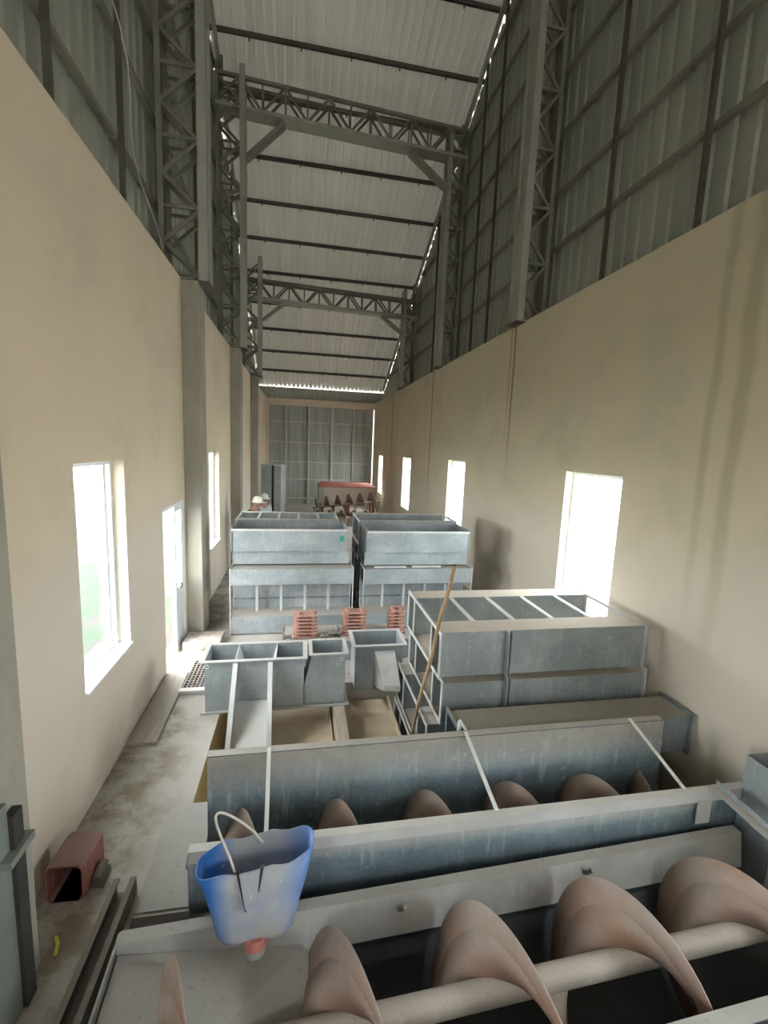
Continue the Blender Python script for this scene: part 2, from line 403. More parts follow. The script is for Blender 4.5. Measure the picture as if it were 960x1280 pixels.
# windows
def window(k, xi, sgn, y0,y1,z0,z1, stile=None):
    """frame set in the middle of the reveal; sgn points out of the hall"""
    xa=xi+sgn*.11; xb=xi+sgn*.16; a,b=min(xa,xb),max(xa,xb); w=.045
    f=MB(); f.box(a,b,y0,y1,z0,z0+w); f.box(a,b,y0,y1,z1-w,z1); f.box(a,b,y0,y0+w,z0+w,z1-w); f.box(a,b,y1-w,y1,z0+w,z1-w)
    if stile: f.box(a,b,stile-.03,stile+.03,z0+w,z1-w)
    root=struct(f'window_{k}', f, M['alu'])
    g=MB(); g.box((a+b)/2-.003,(a+b)/2+.003,y0+w,y1-w,z0+w,z1-w); g.build('pane',M['glass'],root)
    s=MB(); p,q=sorted((xi-sgn*.025, xa)); s.box(p,q,y0,y1,z0,z0+.02); s.build('sill',M['alu'],root)
    return root
for k,h in enumerate(LW): window(k+1, XL, -1, *h, stile=(h[1]-.16))
for k,h in enumerate(RW): window(k+5, XR, 1, *h)
# door in the left wall: frame, far leaf shut, near leaf open outwards
f=MB(); a,b=XL-.08,XL-.01
f.box(a,b,LD[0],LD[0]+.04,0,LD[3]); f.box(a,b,LD[1]-.04,LD[1],0,LD[3]); f.box(a,b,LD[0]+.04,LD[1]-.04,LD[3]-.04,LD[3])
d=struct('door_1', f, M['alu'])
l=MB(); y0,y1=6.46,6.875
l.box(a+.01,b-.01,y0,y0+.06,0.01,LD[3]-.05); l.box(a+.01,b-.01,y1-.06,y1,0.01,LD[3]-.05); l.box(a+.01,b-.01,y0+.06,y1-.06,LD[3]-.12,LD[3]-.05)
l.box(a+.01,b-.01,y0+.06,y1-.06,.01,.95)
leaf=l.build('door_leaf',M['alu'],d)
MB().box(a+.03,a+.036,y0+.06,y1-.06,.95,LD[3]-.12).build('pane',M['glass'],leaf)
MB().box(b-.01,b+.07,y0+.015,y0+.045,.98,1.01).box(b+.05,b+.07,y0-.09,y0+.045,.98,1.01).build('door_handle',M['frame_steel'],leaf)

# ---------------------------------------------------------------- pillars, steel frames
ORD=['first','second','third','fourth','fifth','sixth','seventh','eighth','ninth','tenth','eleventh','twelfth','thirteenth','fourteenth']
PY=[2.5,6.98,11.45,15.9]
plab=['cream plastered pillar at the left edge of the picture beside the red duct',
      'bare concrete pillar just beyond the open door','bare concrete pillar beyond the second left window',
      'farthest bare concrete pillar on the left wall']
for i,y in enumerate(PY):
    y0=y-.45 if i==0 else y; mb=MB(); mb.box(XL,-1.42,y0,y0+.45,0,WH-.02)
    o=mb.build('concrete_pillar', M['concrete'], None, .012)
    tag(o,plab[i],'pillar','pillars on the left wall')
def lattice(name,label,x_in,x_out,y,z0,z1,period,first):
    """lattice column: wide inner chord, outer chord, two planes of zigzag lacing"""
    t=thing(name,label,'steel column',(0,0,0),(0,0,0),'lattice columns'); s=1 if x_out>x_in else -1
    a,b=sorted((x_in,x_in+s*.12)); c=MB(); c.box(a,b,y-.004,y+.012,z0,z1); c.box(a,b,y+.33,y+.346,z0,z1); c.box(*sorted((x_in+s*.05,x_in+s*.066)),y+.012,y+.33,z0,z1)
    c.build('inner_chord',M['chord_steel'],t)
    a,b=sorted((x_out-s*.07,x_out)); c=MB(); c.box(a,b,y,y+.012,z0,z1); c.box(a,b,y+.33,y+.342,z0,z1); c.box(*sorted((x_out-s*.012,x_out)),y+.012,y+.33,z0,z1)
    c.build('outer_chord',M['frame_steel'],t)
    for yy in (y+.03,y+.31):
        z=z0+.05; k=first
        while z+period/2<z1:
            p=(x_in+s*.1,yy,z) ; q=(x_out-s*.05,yy,z+period/2)
            if k: p,q=(x_out-s*.05,yy,z),(x_in+s*.1,yy,z+period/2)
            MB().bar(p,q,.045,.04,(0,1,0)).build('lacing_bar',M['frame_steel'],t)
            if k==first: MB().bar((x_in+s*.1,yy,z+.02),(x_out-s*.05,yy,z+.02),.04,.035,(0,1,0)).build('cross_bar',M['frame_steel'],t)
            z+=period/2; k=1-k
    MB().box(*sorted((x_in-s*.02,x_out+s*.03)),y-.02,y+.37,z0-.02,z0).build('base_plate',M['purlin'],t)
    return t
FL=[7.05,11.5,15.95]; FR=[7.42,11.95,16.55]
w=['nearest','middle','farthest']
for i in range(3):
    lattice('lattice_column',f'{w[i]} dark lattice steel column standing over the left wall',-1.42+.12,-1.93,FL[i],WH,roofz(FL[i]+.35)-.32,.86,0)
    lattice('lattice_column',f'{w[i]} dark lattice steel column standing over the right wall',3.53,4.03,FR[i],WH,roofz(FR[i]+.35)-.32,.86,1)
def truss(label,yl,yr,zb,zt,knee):
    t=thing('roof_truss',label,'truss',group='roof trusses'); xl,xr=-1.93,4.03; L=xr-xl
    P=lambda u,z,o=0: (xl+u*L, yl+(yr-yl)*u+o, z)
    for nm,z,mt in (('top_chord',zt,'frame_steel'),('bottom_chord',zb,'chord_steel')):
        c=MB()
        for o in (.02,.32): c.bar(P(0,z,o),P(1,z,o),.06,.075)
        if nm=='bottom_chord': c.bar(P(0,z-.03,.17),P(1,z-.03,.17),.26,.02)
        c.build(nm,M[mt],t)
    n=6
    def piece(nm,a,b,w): MB().bar(a,b,w,w,(0,1,0)).build(nm,M['frame_steel'],t)
    for o in (.02,.32):
        for k in range(n):
            a,m,b=k/n,(k+.5)/n,(k+1)/n
            piece('diagonal',P(a,zb,o),P(m,zt,o),.045); piece('diagonal',P(m,zt,o),P(b,zb,o),.045)
            piece('truss_post',P(m,zb,o),P(m,zt,o),.035); piece('truss_post',P(a,zb,o),P(a,zt,o),.035)
    for (x0,z0,x1,z1) in knee:
        u=(x1-xl)/L; yk=yl+(yr-yl)*u+.17; c=MB(); c.bar((x0,yk,z0),(x1,yk,z1),.22,.09); c.build('knee_brace',M['knee'],t)
    for u in (.02,.98): MB().bar(P(u,zt,.17),P(u,roofz(yl+(yr-yl)*u+.17)-.2,.17),.05,.05).build('roof_strut',M['frame_steel'],t)
    return t
truss('nearer roof truss with pale knee braces hanging below the sheet roof',11.5,11.95,10.30,10.90,[(-1.36,9.35,-.47,10.22),(3.58,9.5,2.55,10.22)])
truss('farther roof truss with knee braces above the far machines',15.95,16.55,7.66,8.22,[(-1.36,6.95,-.62,7.6),(3.58,7.05,2.75,7.6)])
for i,y in enumerate([22.0,20.78,19.55,18.3,17.03,15.86,14.75,13.63,12.4,11.4,10.3,9.2,8.1]):
    mb=MB(); z=roofz(y); mb.box(-2.02,4.17,y-.012,y+.012,z-.10,z+.012); mb.box(-2.02,4.17,y-.045,y+.012,z-.10,z-.088)
    for x in (-1.2,-.1,1.0,2.1,3.2): mb.box(x-.015,x+.015,y-.02,y+.015,z-.16,z-.09)
    o=mb.build('purlin',M['purlin']); tag(o,f'{ORD[i]} dark steel purlin under the roof counted from the far end wall','purlin','roof purlins')
for x,lab in ((-1.885,'left'),(3.985,'right')):
    mb=MB(); mb.bar((x,22.6,roofz(22.6)-.25),(x,4,roofz(4)-.25),.08,.1); t=tag(mb.build('rafter',M['chord_steel']),f'sloping steel rafter along the {lab} edge of the sheet roof','rafter')
# girts and posts on the upper sheeting
def girts(x,s,zs,ys,side):
    for i,z in enumerate(zs):
        ye=min(22.5, RY-(z-RZ)/S-.5); mb=MB(); mb.box(*sorted((x+s*.03,x+s*.09)),0,ye,z-.03,z+.03)
        for y in [1.2+.9*k for k in range(int((ye-1.5)/.9))]: mb.box(*sorted((x+s*.03,x+s*.10)),y,y+.05,z-.05,z-.03)
        tag(mb.build('girt',M['frame_steel']),f'{ORD[i]} horizontal girt above the {side} wall counted upward','girt','wall girts')
    for i,y in enumerate(ys):
        mb=MB(); mb.box(*sorted((x+s*.091,x+s*.14)),y-.025,y+.025,WH,roofz(y)-.2)
        tag(mb.build('cladding_post',M['purlin']),f'{ORD[i]} thin vertical post on the {side} upper sheeting counted from the camera','post','cladding posts')
girts(CL,1,[6.15,7.2,8.2,9.2,10.2,11.2],[4.3,5.8,9.4,13.9],'left')
girts(CR,-1,[6.35,7.2,8.1,9.0,9.9,10.8,11.7],[4.42,5.95,9.95,10.9,14.2],'right')
pts=[(-1.86+.06*math.sin(k*.9),5.35+.155*k,7.25-.20*k-.05*math.sin(PI*k/9)) for k in range(10)]
tag(MB().tube(pts,.007,6).build('cable',M['wire']),'thin pale cable hanging across the left upper sheeting','cable')

# ---------------------------------------------------------------- twin-leg casings
def casing(label,L,W,H,leg,loc,rot=(0,0,0),straps=4,joint=None,strap_h=1.,m='galv',group='twin duct casings in stacks',drop=0.,fl=.035,legback=None):
    """two closed ducts joined by a web sheet, flanged at both ends; length along x"""
    lb=legback or leg
    t=thing('duct_casing',label,'duct casing',loc,rot,group); E=.012
    MB().duct(E,L-E,.02,leg,.01,H-.01-drop).build('leg_duct',M[m],t)
    MB().duct(E,L-E,W-lb,W-.02,.01,H-.01-drop).build('leg_duct',M[m],t)
    MB().box(E,L-E,leg,W-lb,.012,.02).build('web_panel',M[m],t)
    for x0,x1 in ((0,E),(L-E,L)):
        f=MB(); e=.012 if not rot[0] else 0.; f.ring(x0,x1,-e,W+e,0,H,fl); f.box(x0,x1,leg-.01,leg+.02,fl,H-fl); f.box(x0,x1,W-lb-.02,W-lb+.01,fl,H-fl); f.build('end_flange',M['galv_pale'] if m!='galv_dark' else M['galv'],t)
    for k in range(straps):
        x=L*(k+1)/(straps+1); z=H*strap_h-.02
        MB().box(x-.02,x+.02,leg-.0,W-lb+.0,z-.006,z+.008).build('strap',M['galv_pale'],t)
    if strap_h<1: MB().box(E,L-E,W*.42,W*.42+.02,.02,.06).build('stiffener',M['galv_dark'],t)
    if joint:
        f=MB(); f.box(joint-.02,joint+.02,-.015,.018,.0,H-.002); f.box(joint-.02,joint-.012,-.05,-.015,0,H); f.box(joint+.012,joint+.02,-.05,-.015,0,H); f.build('joint_flange',M[m],t)
    return t
TIP=PI/2
# stack beside the right wall window
casing('galvanised twin duct casing topmost of the stack the pole leans on',2.18,1.26,.46,.29,(1.30,3.80,.87),straps=4,joint=.68,m='galv_beige',legback=.27)
casing('galvanised twin duct casing second from top of the stack the pole leans on',2.20,1.26,.45,.29,(1.34,3.80,.41),straps=0,joint=.66,m='galv_beige',drop=.04)
casing('twin duct casing third down in the stack the pole leans on',2.2,1.30,.45,.32,(1.22,3.82,-.05),straps=0,m='galv')
casing('lowest twin duct casing of the stack the pole leans on, in the pit',2.2,1.30,.44,.32,(1.20,3.82,-.50),straps=0,m='galv')
# rear left block
casing('large twin duct casing lying on its side at the foot of the rear left stack',1.91,1.08,.45,.29,(-1.04,7.45,0),(TIP,0,0),straps=4,strap_h=.42,legback=.27)
casing('flat ducted frame with cross straps at the top back of the rear left stack',1.78,1.05,.44,.20,(-1.08,7.95,1.25),straps=4)
casing('tall twin duct casing standing on its side behind the rear left stack',1.9,1.25,.5,.29,(-1.06,8.5,0),(TIP,0,0),straps=0)
casing('rearmost twin duct casing on its side under the strapped frame of the rear left stack',1.9,1.25,.45,.29,(-1.06,8.98,0),(TIP,0,0),straps=0)
# rear right block
casing('large twin duct casing lying on its side at the foot of the rear right stack',1.87,1.05,.45,.29,(1.04,7.5,0),(TIP,0,0),straps=4,strap_h=.42,legback=.27)
casing('flat ducted frame with straps near its right end atop the rear right stack',1.84,1.05,.44,.17,(1.06,7.95,1.25),straps=0)
casing('tall twin duct casing standing on its side behind the rear right stack',1.85,1.25,.5,.29,(1.06,8.5,0),(TIP,0,0),straps=0)
casing('rearmost twin duct casing on its side under the frame of the rear right stack',1.85,1.25,.45,.29,(1.06,8.98,0),(TIP,0,0),straps=0)
def channel(label,L,loc,m='galv',sticker=False):
    """open-topped channel with slanted end plates on a lower flanged strip"""
    t=thing('open_channel',label,'channel',loc); W=.68; H=.36
    MB().sheet([(0,H),(0,0),(W,0),(W,H)],'x',.012,L-.012,.008).build('channel_body',M[m],t)
    for x0,x1 in ((0,.012),(L-.012,L)):
        MB().prism([(-.02,0),(-.02,H),(.03,H+.02),(W+.02,H+.02),(W+.02,0)],'x',x0,x1).build('end_plate',M[m],t)
    f=MB(); f.box(.012,L-.012,-.03,-.001,H-.03,H); f.build('front_rim',M['galv_pale'],t)
    if sticker: MB().box(L-.125,L-.065,-.006,-.0005,.16,.25).build('sticker',M['green_tag'],t)
    return t
channel('open galvanised channel with a small green sticker on the rear left stack',1.80,(-1.03,7.12,1.32),sticker=True)
channel('open galvanised channel without sticker on the rear right stack',1.75,(1.08,7.10,1.30))
def lowduct(label,L,loc,W=.66,H=.22,m='galv'):
    t=thing('flat_duct',label,'duct',loc); MB().duct(.01,L-.01,.01,W-.01,0.01,H-.01).build('duct_body',M[m],t)
    for x0,x1 in ((0,.01),(L-.01,L)): MB().ring(x0,x1,0,W,0,H,.03).build('end_flange',M[m],t)
    return t
lowduct('narrow flat duct between channel and casing in the rear left stack',1.82,(-1.02,7.20,1.085),W=.6,H=.232)
lowduct('narrow flat duct between channel and casing in the rear right stack',1.78,(1.07,7.19,1.055),W=.6,H=.24)
for (x0,x1,y,z,lab) in ((1.22,1.75,7.08,1.056,'left one of two thin strips lying on the rear right casing'),(1.85,2.35,7.09,1.056,'right one of two thin strips lying on the rear right casing')):
    tag(MB().box(x0,x1,y-.015,y+.03,z-.004,z+.02).build('steel_strip',M['galv_pale']),lab,'strip')

# dusty single duct between trough and stack
t=thing('single_duct','long dusty single duct lying behind the nearer screw trough','duct',(1.36,3.30,0))
MB().duct(.012,2.26,.02,.36,.28,.635).build('duct_body',M['galv_brown'],t)
for x0,x1 in ((0,.012),(2.26,2.275)): MB().ring(x0,x1,-.01,.39,.25,.66,.04).build('end_flange',M['galv_dark'],t)
for x in (.3,1.9): MB().box(x-.05,x+.05,.02,.36,-.5,.28).build('support_block',M['wood'],t)
MB().bar((-.01,.02,.60),(-.01,.02,.76),.03,.012).bar((-.01,.02,.76),(.07,-.02,.64),.03,.012).build('bracket',M['strap'],t)

# ---------------------------------------------------------------- screws
def helix(L, pitch, R, r0, t=.012, phase=0., n=40):
    mb=MB(); N_=int(L/pitch*n); v=[]; f=[]
    for i in range(N_+1):
        a=2*PI*i/n; x=pitch*i/n; ph=a+phase
        d=(-math.sin(ph),math.cos(ph))            # from the top towards the viewer side as x grows
        for rr in (r0,R):
            for s in (-t/2,t/2): v.append((x+s,d[0]*rr,d[1]*rr))
    for i in range(N_):
        b=i*4; c=b+4
        f+= [(b,c,c+2,b+2),(b+1,b+3,c+3,c+1),(b+2,c+2,c+3,b+3),(b,b+1,c+1,c)]
    f+=[(0,2,3,1),(N_*4,N_*4+1,N_*4+3,N_*4+2)]
    return mb.add(v,f,True)
def screw(label,loc,rot,L,pitch,R,rs,phase,m='flight',core=True):
    t=thing('screw_conveyor',label,'screw conveyor',loc,rot)
    MB().tube([(-.12,0,0),(L+.1,0,0)],rs,20).build('shaft',M['shaft'],t)
    h=helix(L,pitch,R,rs*.98,.009,phase).build('flight',M[m],t)
    if core: helix(L,pitch,R*.66,rs*.98,.026,phase).build('flight_liner',M[m],h)
    return t
def arc(c,R,a0,a1,n=16): return [(c[0]+R*math.cos(math.radians(a0+(a1-a0)*k/n)), c[1]+R*math.sin(math.radians(a0+(a1-a0)*k/n))) for k in range(n+1)]
# trough nearest the camera
A1=math.radians(1.9)
t=thing('screw_trough','wide dusty screw trough nearest the camera with rusty screw inside','trough',(-.965,2.42,0),(0,0,A1))
prof=[(0.0,.17),(0.0,.22),(-.07,.22),(-.11,-.04)]
MB().sheet(prof,'x',0,4.3,.008).build('back_side',M['trough_in'],t)
MB().sheet([(-.11,-.04)]+arc((-.50,.0),.40,-5,-175,20)+[(-.91,.03)],'x',.02,4.28,.008,True).build('trough_bottom',M['trough_shade'],t)
MB().sheet([(-.91,.02),(-.94,.2),(-1.02,.2)],'x',.0,4.3,.008).build('front_side',M['trough_in'],t)
MB().prism([(.0,.21),(-.07,.21)]+[(-.11,-.02)]+arc((-.50,.0),.40,-5,-175,16)+[(-.93,.2)],'x',-.012,.0).build('end_plate',M['trough_in'],t)
for x in (.9,2.1,3.3): MB().box(x-.04,x+.04,-.95,-.05,-.5,-.41).build('support_saddle',M['beam'],t)
for x,y,z in ((1.62,-.085,.13),(2.95,-.08,.14)): MB().tube([(x,y-.01,z),(x+.02,y-.05,z+.06)],.014,8).build('bolt',M['frame_steel'],t)
mb=MB(); mb.hexa([(.01,-.92,.0),(1.05,-.85,-.2),(1.05,-.12,-.2),(.01,-.11,.0)],[(.01,-.92,.13),(1.05,-.85,-.12),(1.05,-.10,.02),(.01,-.085,.16)])
o=mb.build('grain_dust',M['trough_in'],t); o['kind']='stuff'
screw('large rusty screw in the trough nearest the camera',(-.92,1.88,.03),(0,0,A1),4.15,.83,.40,.065,-2*PI*.50)
# second trough
t=thing('screw_trough','second screw trough with tall bluish back side and cross ties','trough',(-.64,2.6,0))
MB().sheet([(.0,.42),(.0,.50),(.05,.50),(.05,.46)],'x',0,4.12,.006).build('front_rim',M['galv_pale'],t)
MB().sheet([(.02,.47),(.02,.14)]+arc((.30,.14),.28,180,360,20)[1:]+[(.60,.692)],'x',.0,3.86,.008,True).build('trough_body',M['galv_dark'],t)
MB().box(3.86,4.1,.02,.028,.16,.46).build('front_extension',M['galv_dark'],t)
MB().sheet([(.605,.20),(.605,.70),(.655,.70),(.655,.66)],'x',.0,3.86,.008).build('back_side',M['galv_dark'],t)
MB().box(-.006,.0,.0,.03,-.06,.48).build('end_flange',M['galv'],t)
MB().box(3.66,3.78,-.012,-.002,.24,.44).build('end_label_plate',M['galv_pale'],t)
for x in (.46,2.03,3.56): MB().bar((x,.03,.515),(x-.02,.63,.715),.028,.008).build('cross_tie',M['strap'],t)
for x in (.6,2.0,3.4): MB().box(x-.04,x+.04,.05,.55,-.5,-.148).build('support_saddle',M['beam'],t)
screw('rusty screw half hidden in the second trough',(-.60,2.9,.15),(0,0,0),3.6,.685,.272,.05,-2*PI*.43,core=False)
tag(MB().bar((3.16,2.62,.525),(3.10,1.75,.525),.07,.012).bar((3.195,2.62,.545),(3.135,1.75,.545),.008,.05).build('angle_bar',M['galv']),
    'galvanised angle bar lying across the trough ends at the right edge','angle bar')
t=thing('duct_piece','galvanised square duct piece by the right wall at the picture edge','duct',(3.41,2.335,0))
MB().sheet([(0,.0),(.24,.0),(.24,.27),(0,.27),(0,.01)],'z',-.5,.78,.006).build('duct_body',M['galv'],t)
MB().box(.02,.22,.02,.24,.62,.63).build('duct_inside',M['rust'],t)

# blue scoop made from a jerry can
def scoop():
    t=thing('plastic_scoop','blue plastic jerry can cut into a scoop, hung on the trough with a cord','scoop',(-.21,2.30,.235),(math.radians(-7),0,math.radians(2)))
    n=48; H=.46
    def outline(k, w, d, p=3.2):
        a=2*PI*k/n; c,s=math.cos(a),math.sin(a)
        return (w*abs(c)**(2/p)*(1 if c>0 else -1), d*abs(s)**(2/p)*(1 if s>0 else -1))
    lev=[(-.01,.14,.06),(.015,.19,.09),(.05,.215,.105),(.18,.245,.11),(.32,.285,.125),(H,.325,.14)]
    v=[];f=[]
    for z,w,d in lev:
        for k in range(n):
            x,y=outline(k,w,d); zz=z
            if z==H: zz=z-.03*(x/.33) *(-1) + (.012*math.sin(3*x*9))
            if z<.03: zz=z+.035*max(0,1-abs(x)/.09)
            v.append((x,y,zz))
    L=len(lev)
    # a V-shaped cut in the side facing the camera
    for i in range(L-1):
        for k in range(n):
            q=[i*n+k,i*n+(k+1)%n,(i+1)*n+(k+1)%n,(i+1)*n+k]
            f.append(tuple(q))
    f.append(tuple(range(n))[::-1])
    b=MB().add(v,f,True).build('body',M['blue'],t); so=b.modifiers.new('wall','SOLIDIFY'); so.thickness=.006
    s=MB()
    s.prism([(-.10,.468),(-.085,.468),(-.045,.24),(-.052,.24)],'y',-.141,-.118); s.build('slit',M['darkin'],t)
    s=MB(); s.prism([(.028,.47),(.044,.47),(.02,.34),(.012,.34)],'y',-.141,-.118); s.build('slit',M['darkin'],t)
    MB().prism([(-.082,.46),(.026,.468),(.012,.32),(-.05,.26)],'y',-.152,-.143).build('folded_tongue',M['blue'],t)
    MB().tube([(.0,-.05,-.03),(.0,-.05,.03)],[.062,.062],20).build('cap',M['redcap'],t)
    MB().tube([(.0,-.05,-.075),(.0,-.05,-.031)],[.055,.05],20).build('spout',M['trough_in'],t)
    pts=[]
    for k in range(15):
        a=k/14; pts.append((-.11-.14*math.sin(PI*a)+.14*a*a, -.10+.19*a, .44+.27*math.sin(PI*a)**.8-.0*a))
    MB().tube(pts,.007,8).build('cord',M['rope'],t)
    return t
scoop()

# ---------------------------------------------------------------- hoppers
def hopper(t,x0,x1,y0,y1,z0,z1,m,div=(),fl=.045,taper=0):
    """open-topped hopper walls with a pale top flange"""
    b=MB(); T=.008
    b.box(x0,x1,y0,y0+T,z0,z1); b.box(x0,x1,y1-T,y1,z0,z1); b.box(x0,x0+T,y0+T,y1-T,z0,z1); b.box(x1-T,x1,y0+T,y1-T,z0,z1)
    b.build('hopper_body',M[m],t)
    f=MB(); f.box(x0-fl,x1+fl,y0-fl,y0,z1-.008,z1+.004); f.box(x0-fl,x1+fl,y1,y1+fl,z1-.008,z1+.004); f.box(x0-fl,x0,y0,y1,z1-.008,z1+.004); f.box(x1,x1+fl,y0,y1,z1-.008,z1+.004)
    f.build('top_flange',M['galv_pale'],t)
    for d in div: MB().hexa([(d[0],y0+T,z1-.3),(d[0]+.008,y0+T,z1-.3),(d[0]+.008,y1-T,z1-.3),(d[0],y1-T,z1-.3)],[(d[1],y0+T,z1-.004),(d[1]+.008,y0+T,z1-.004),(d[1]+.008,y1-T,z1-.004),(d[1],y1-T,z1-.004)]).build('divider',M['galv_pale'],t)
t=thing('diverter_hopper','three bay galvanised hopper with an open front chute beside the grating','hopper',(0,0,.012))
hopper(t,-1.0,.07,4.92,5.32,0,.60,'galv',((-.60,-.68),(-.33,-.24)))
MB().box(-1.04,.60,4.88,4.92,-.011,.004).box(-1.04,.60,5.32,5.36,-.011,.004).box(-1.04,-1.0,4.92,5.32,-.011,.004).box(.55,.60,4.92,5.32,-.011,.004).build('base_flange',M['galv'],t)
# branch leg leaning out to the right
T=.008
b=MB(); b.prism([(.08,.0),(.55,.0),(.55,.62),(.17,.62),(.08,.25)],'y',4.94,4.94+T); b.prism([(.08,.0),(.55,.0),(.55,.62),(.17,.62),(.08,.25)],'y',5.30-T,5.30)
b.box(.55-T,.55,4.94+T,5.30-T,0,.62); b.hexa([(.08,4.94+T,.25),(.08+T,4.94+T,.25),(.08+T,5.30-T,.25),(.08,5.30-T,.25)],[(.17,4.94+T,.62),(.17+T,4.94+T,.62),(.17+T,5.30-T,.62),(.17,5.30-T,.62)])
b.build('branch_leg',M['galv'],t)
f=MB(); f.box(.135,.585,4.905,4.94,.612,.626); f.box(.135,.585,5.30,5.335,.612,.626); f.box(.135,.17,4.94,5.30,.612,.626); f.box(.55,.585,4.94,5.30,.612,.626); f.build('branch_flange',M['galv_pale'],t)
for x,z in ((-.97,.57),(.5,.59)): MB().tube([(x+.02*math.cos(a),4.88,z-.02+.02*math.sin(a)) for a in [2*PI*k/12 for k in range(13)]],.005,6).build('lifting_eye',M['galv_pale'],t)
c=MB(); c.hexa([(-.67,4.36,-.13),(-.27,4.36,-.13),(-.27,4.91,.10),(-.67,4.91,.10)],[(-.67,4.36,-.12),(-.27,4.36,-.12),(-.27,4.91,.11),(-.67,4.91,.11)])
for xa in (-.68,-.278): c.hexa([(xa,4.38,-.12),(xa+.008,4.38,-.12),(xa+.008,4.91,.11),(xa,4.91,.11)],[(xa,4.40,-.06),(xa+.008,4.40,-.06),(xa+.008,4.91,.56),(xa,4.91,.56)])
c.build('chute',M['galv_pale'],t)
MB().bar((-.665,4.86,.585),(-.68,4.36,-.09),.05,.012,(0,1,0)).bar((-.295,4.86,.585),(-.275,4.36,-.09),.05,.012,(0,1,0)).build('chute_edge_angle',M['galv_pale'],t)
t=thing('square_hopper','square galvanised hopper with side chute next to the leaning pole','hopper',(0,0,.012))
hopper(t,.70,1.30,5.20,5.62,0,.58,'galv')
MB().box(.66,1.34,5.17,5.20,-.011,.0).box(.66,1.34,5.62,5.65,-.011,.0).build('base_flange',M['galv'],t)
c=MB(); c.hexa([(1.0,4.84,.17),(1.19,4.80,.17),(1.19,5.195,.03),(.94,5.195,.03)],[(1.0,4.84,.24),(1.19,4.80,.24),(1.19,5.195,.50),(.94,5.195,.50)]); c.build('side_chute',M['galv_pale'],t)
# pit furniture
tag(MB().box(.42,.55,3.32,5.39,-.499,.0).build('concrete_beam',M['wood'],None,.01),'pale beam bridging the pit under the hoppers','beam')
for x0,x1,lab in ((-.40,.40,'dusty steel sheet on the pit floor left of the beam'),(.57,1.17,'dusty steel sheet on the pit floor right of the beam')):
    mb=MB(); mb.box(x0,x1,3.35,5.38,-.499,-.24); mb.box(x0,x0+.02,3.35,5.38,-.24,-.20); mb.box(x1-.02,x1,3.35,5.38,-.24,-.20); tag(mb.build('steel_sheet',M['pitdust']),lab,'sheet')

# ---------------------------------------------------------------- stacked red flight plates and the boxes under them
t=lowduct('low bluish duct on the floor behind the hoppers carrying red plates',.80,(-.22,5.98,.0),W=.66,H=.29)
t=lowduct('low bluish duct on the floor right of the other one carrying red plates',.98,(.60,6.0,.0),W=.62,H=.30)
def plates(x0,x1,y,z,n,who):
    for k in range(n):
        mb=MB(); zz=z+k*.052; a=k*.012
        L=(x1-x0)/2; cx=(x0+x1)/2+random.uniform(-.01,.01)
        o=[(cx+L*math.cos(q)*1.0, y+.16*math.sin(q)) for q in [2*PI*i/20 for i in range(20)]]
        o=[(x0,y-.08),(x0+.03,y-.10),(x1-.03,y-.10),(x1,y-.08),(x1,y+.08),(x1-.03,y+.10),(x0+.03,y+.10),(x0,y+.08)]
        mb.prism([(p[0]+random.uniform(-.008,.008),p[1]) for p in o],'z',zz,zz+.016)
        for sx in (x0+.06,x1-.06): mb.box(sx-.02,sx+.02,y-.06,y+.06,zz+.016,zz+.0515)
        pos=('lowest' if k==0 else 'topmost' if k==n-1 else ORD[k]+' from the bottom')
        tag(mb.build('flight_plate',M['rust_edge']),f'rusty red steel plate, {pos} of the {who} red stack','plate','stacked red plates behind the hoppers')
plates(-.06,.27,6.25,.291,7,'left'); plates(.64,.98,6.28,.301,7,'middle'); plates(1.32,1.55,6.3,.301,7,'right')
for x,y,lab in ((-.15,6.12,'small dark pipe flange left of the left red stack'),(.36,6.12,'small dark pipe flange right of the left red stack'),(.53,6.2,'small dark pipe flange nearest the middle red stack')):
    tag(MB().tube([(x-.04,y,.335),(x-.015,y,.335)],.042,16).tube([(x-.015,y,.335),(x+.05,y,.335)],.025,16).tube([(x+.05,y,.335),(x+.07,y,.335)],.042,16).build('pipe_flange',M['frame_steel']),lab,'flange')

# leaning bamboo pole
a=Vector((1.155,4.17,.0)); b=Vector((1.30,3.55,2.04)); pts=[a+(b-a)*(k/12)+Vector((.006*math.sin(k*1.3),0,0)) for k in range(13)]
a2=a-(b-a)*.19; pts=[Vector((a2.x,a2.y,max(a2.z,-.19)))]+pts
tag(MB().tube(pts,[.016]+[.0165 if k%3 else .019 for k in range(13)],10).build('bamboo_pole',M['bamboo']),'brown bamboo pole leaning on the corner of the casing stack','pole')

# left aisle
t=tag(MB().hexa([(-1.64,4.42,.001),(-1.36,4.41,.001),(-1.38,5.84,.001),(-1.63,5.83,.001)],[(-1.64,4.42,.035),(-1.36,4.41,.035),(-1.38,5.84,.035),(-1.63,5.83,.035)]).build('plank',M['plank']),'wide grey plank lying along the left wall before the door','plank')
mb=MB(); gx0,gx1,gy0,gy1=-1.36,-.98,5.42,6.15; nx,ny=8,12
dx=(gx1-gx0)/nx; dy=(gy1-gy0)/ny; mb.box(gx0,gx1,gy0,gy1,.001,.012)
for i in range(nx+1): x=gx0+i*dx; mb.box(x-.009,x+.009,gy0,gy1,.012,.03)
for j in range(ny+1): y=gy0+j*dy; mb.box(gx0,gx1,y-.009,y+.009,.012,.029)
tag(mb.build('floor_grating',M['grating']),'dark perforated steel grating on the floor inside the door','grating')
tag(MB().box(-1.38,-.99,5.33,5.415,.0,.045).build('kerb_strip',M['galv_pale'],None,.006),'pale kerb strip at the near edge of the floor grating','kerb')
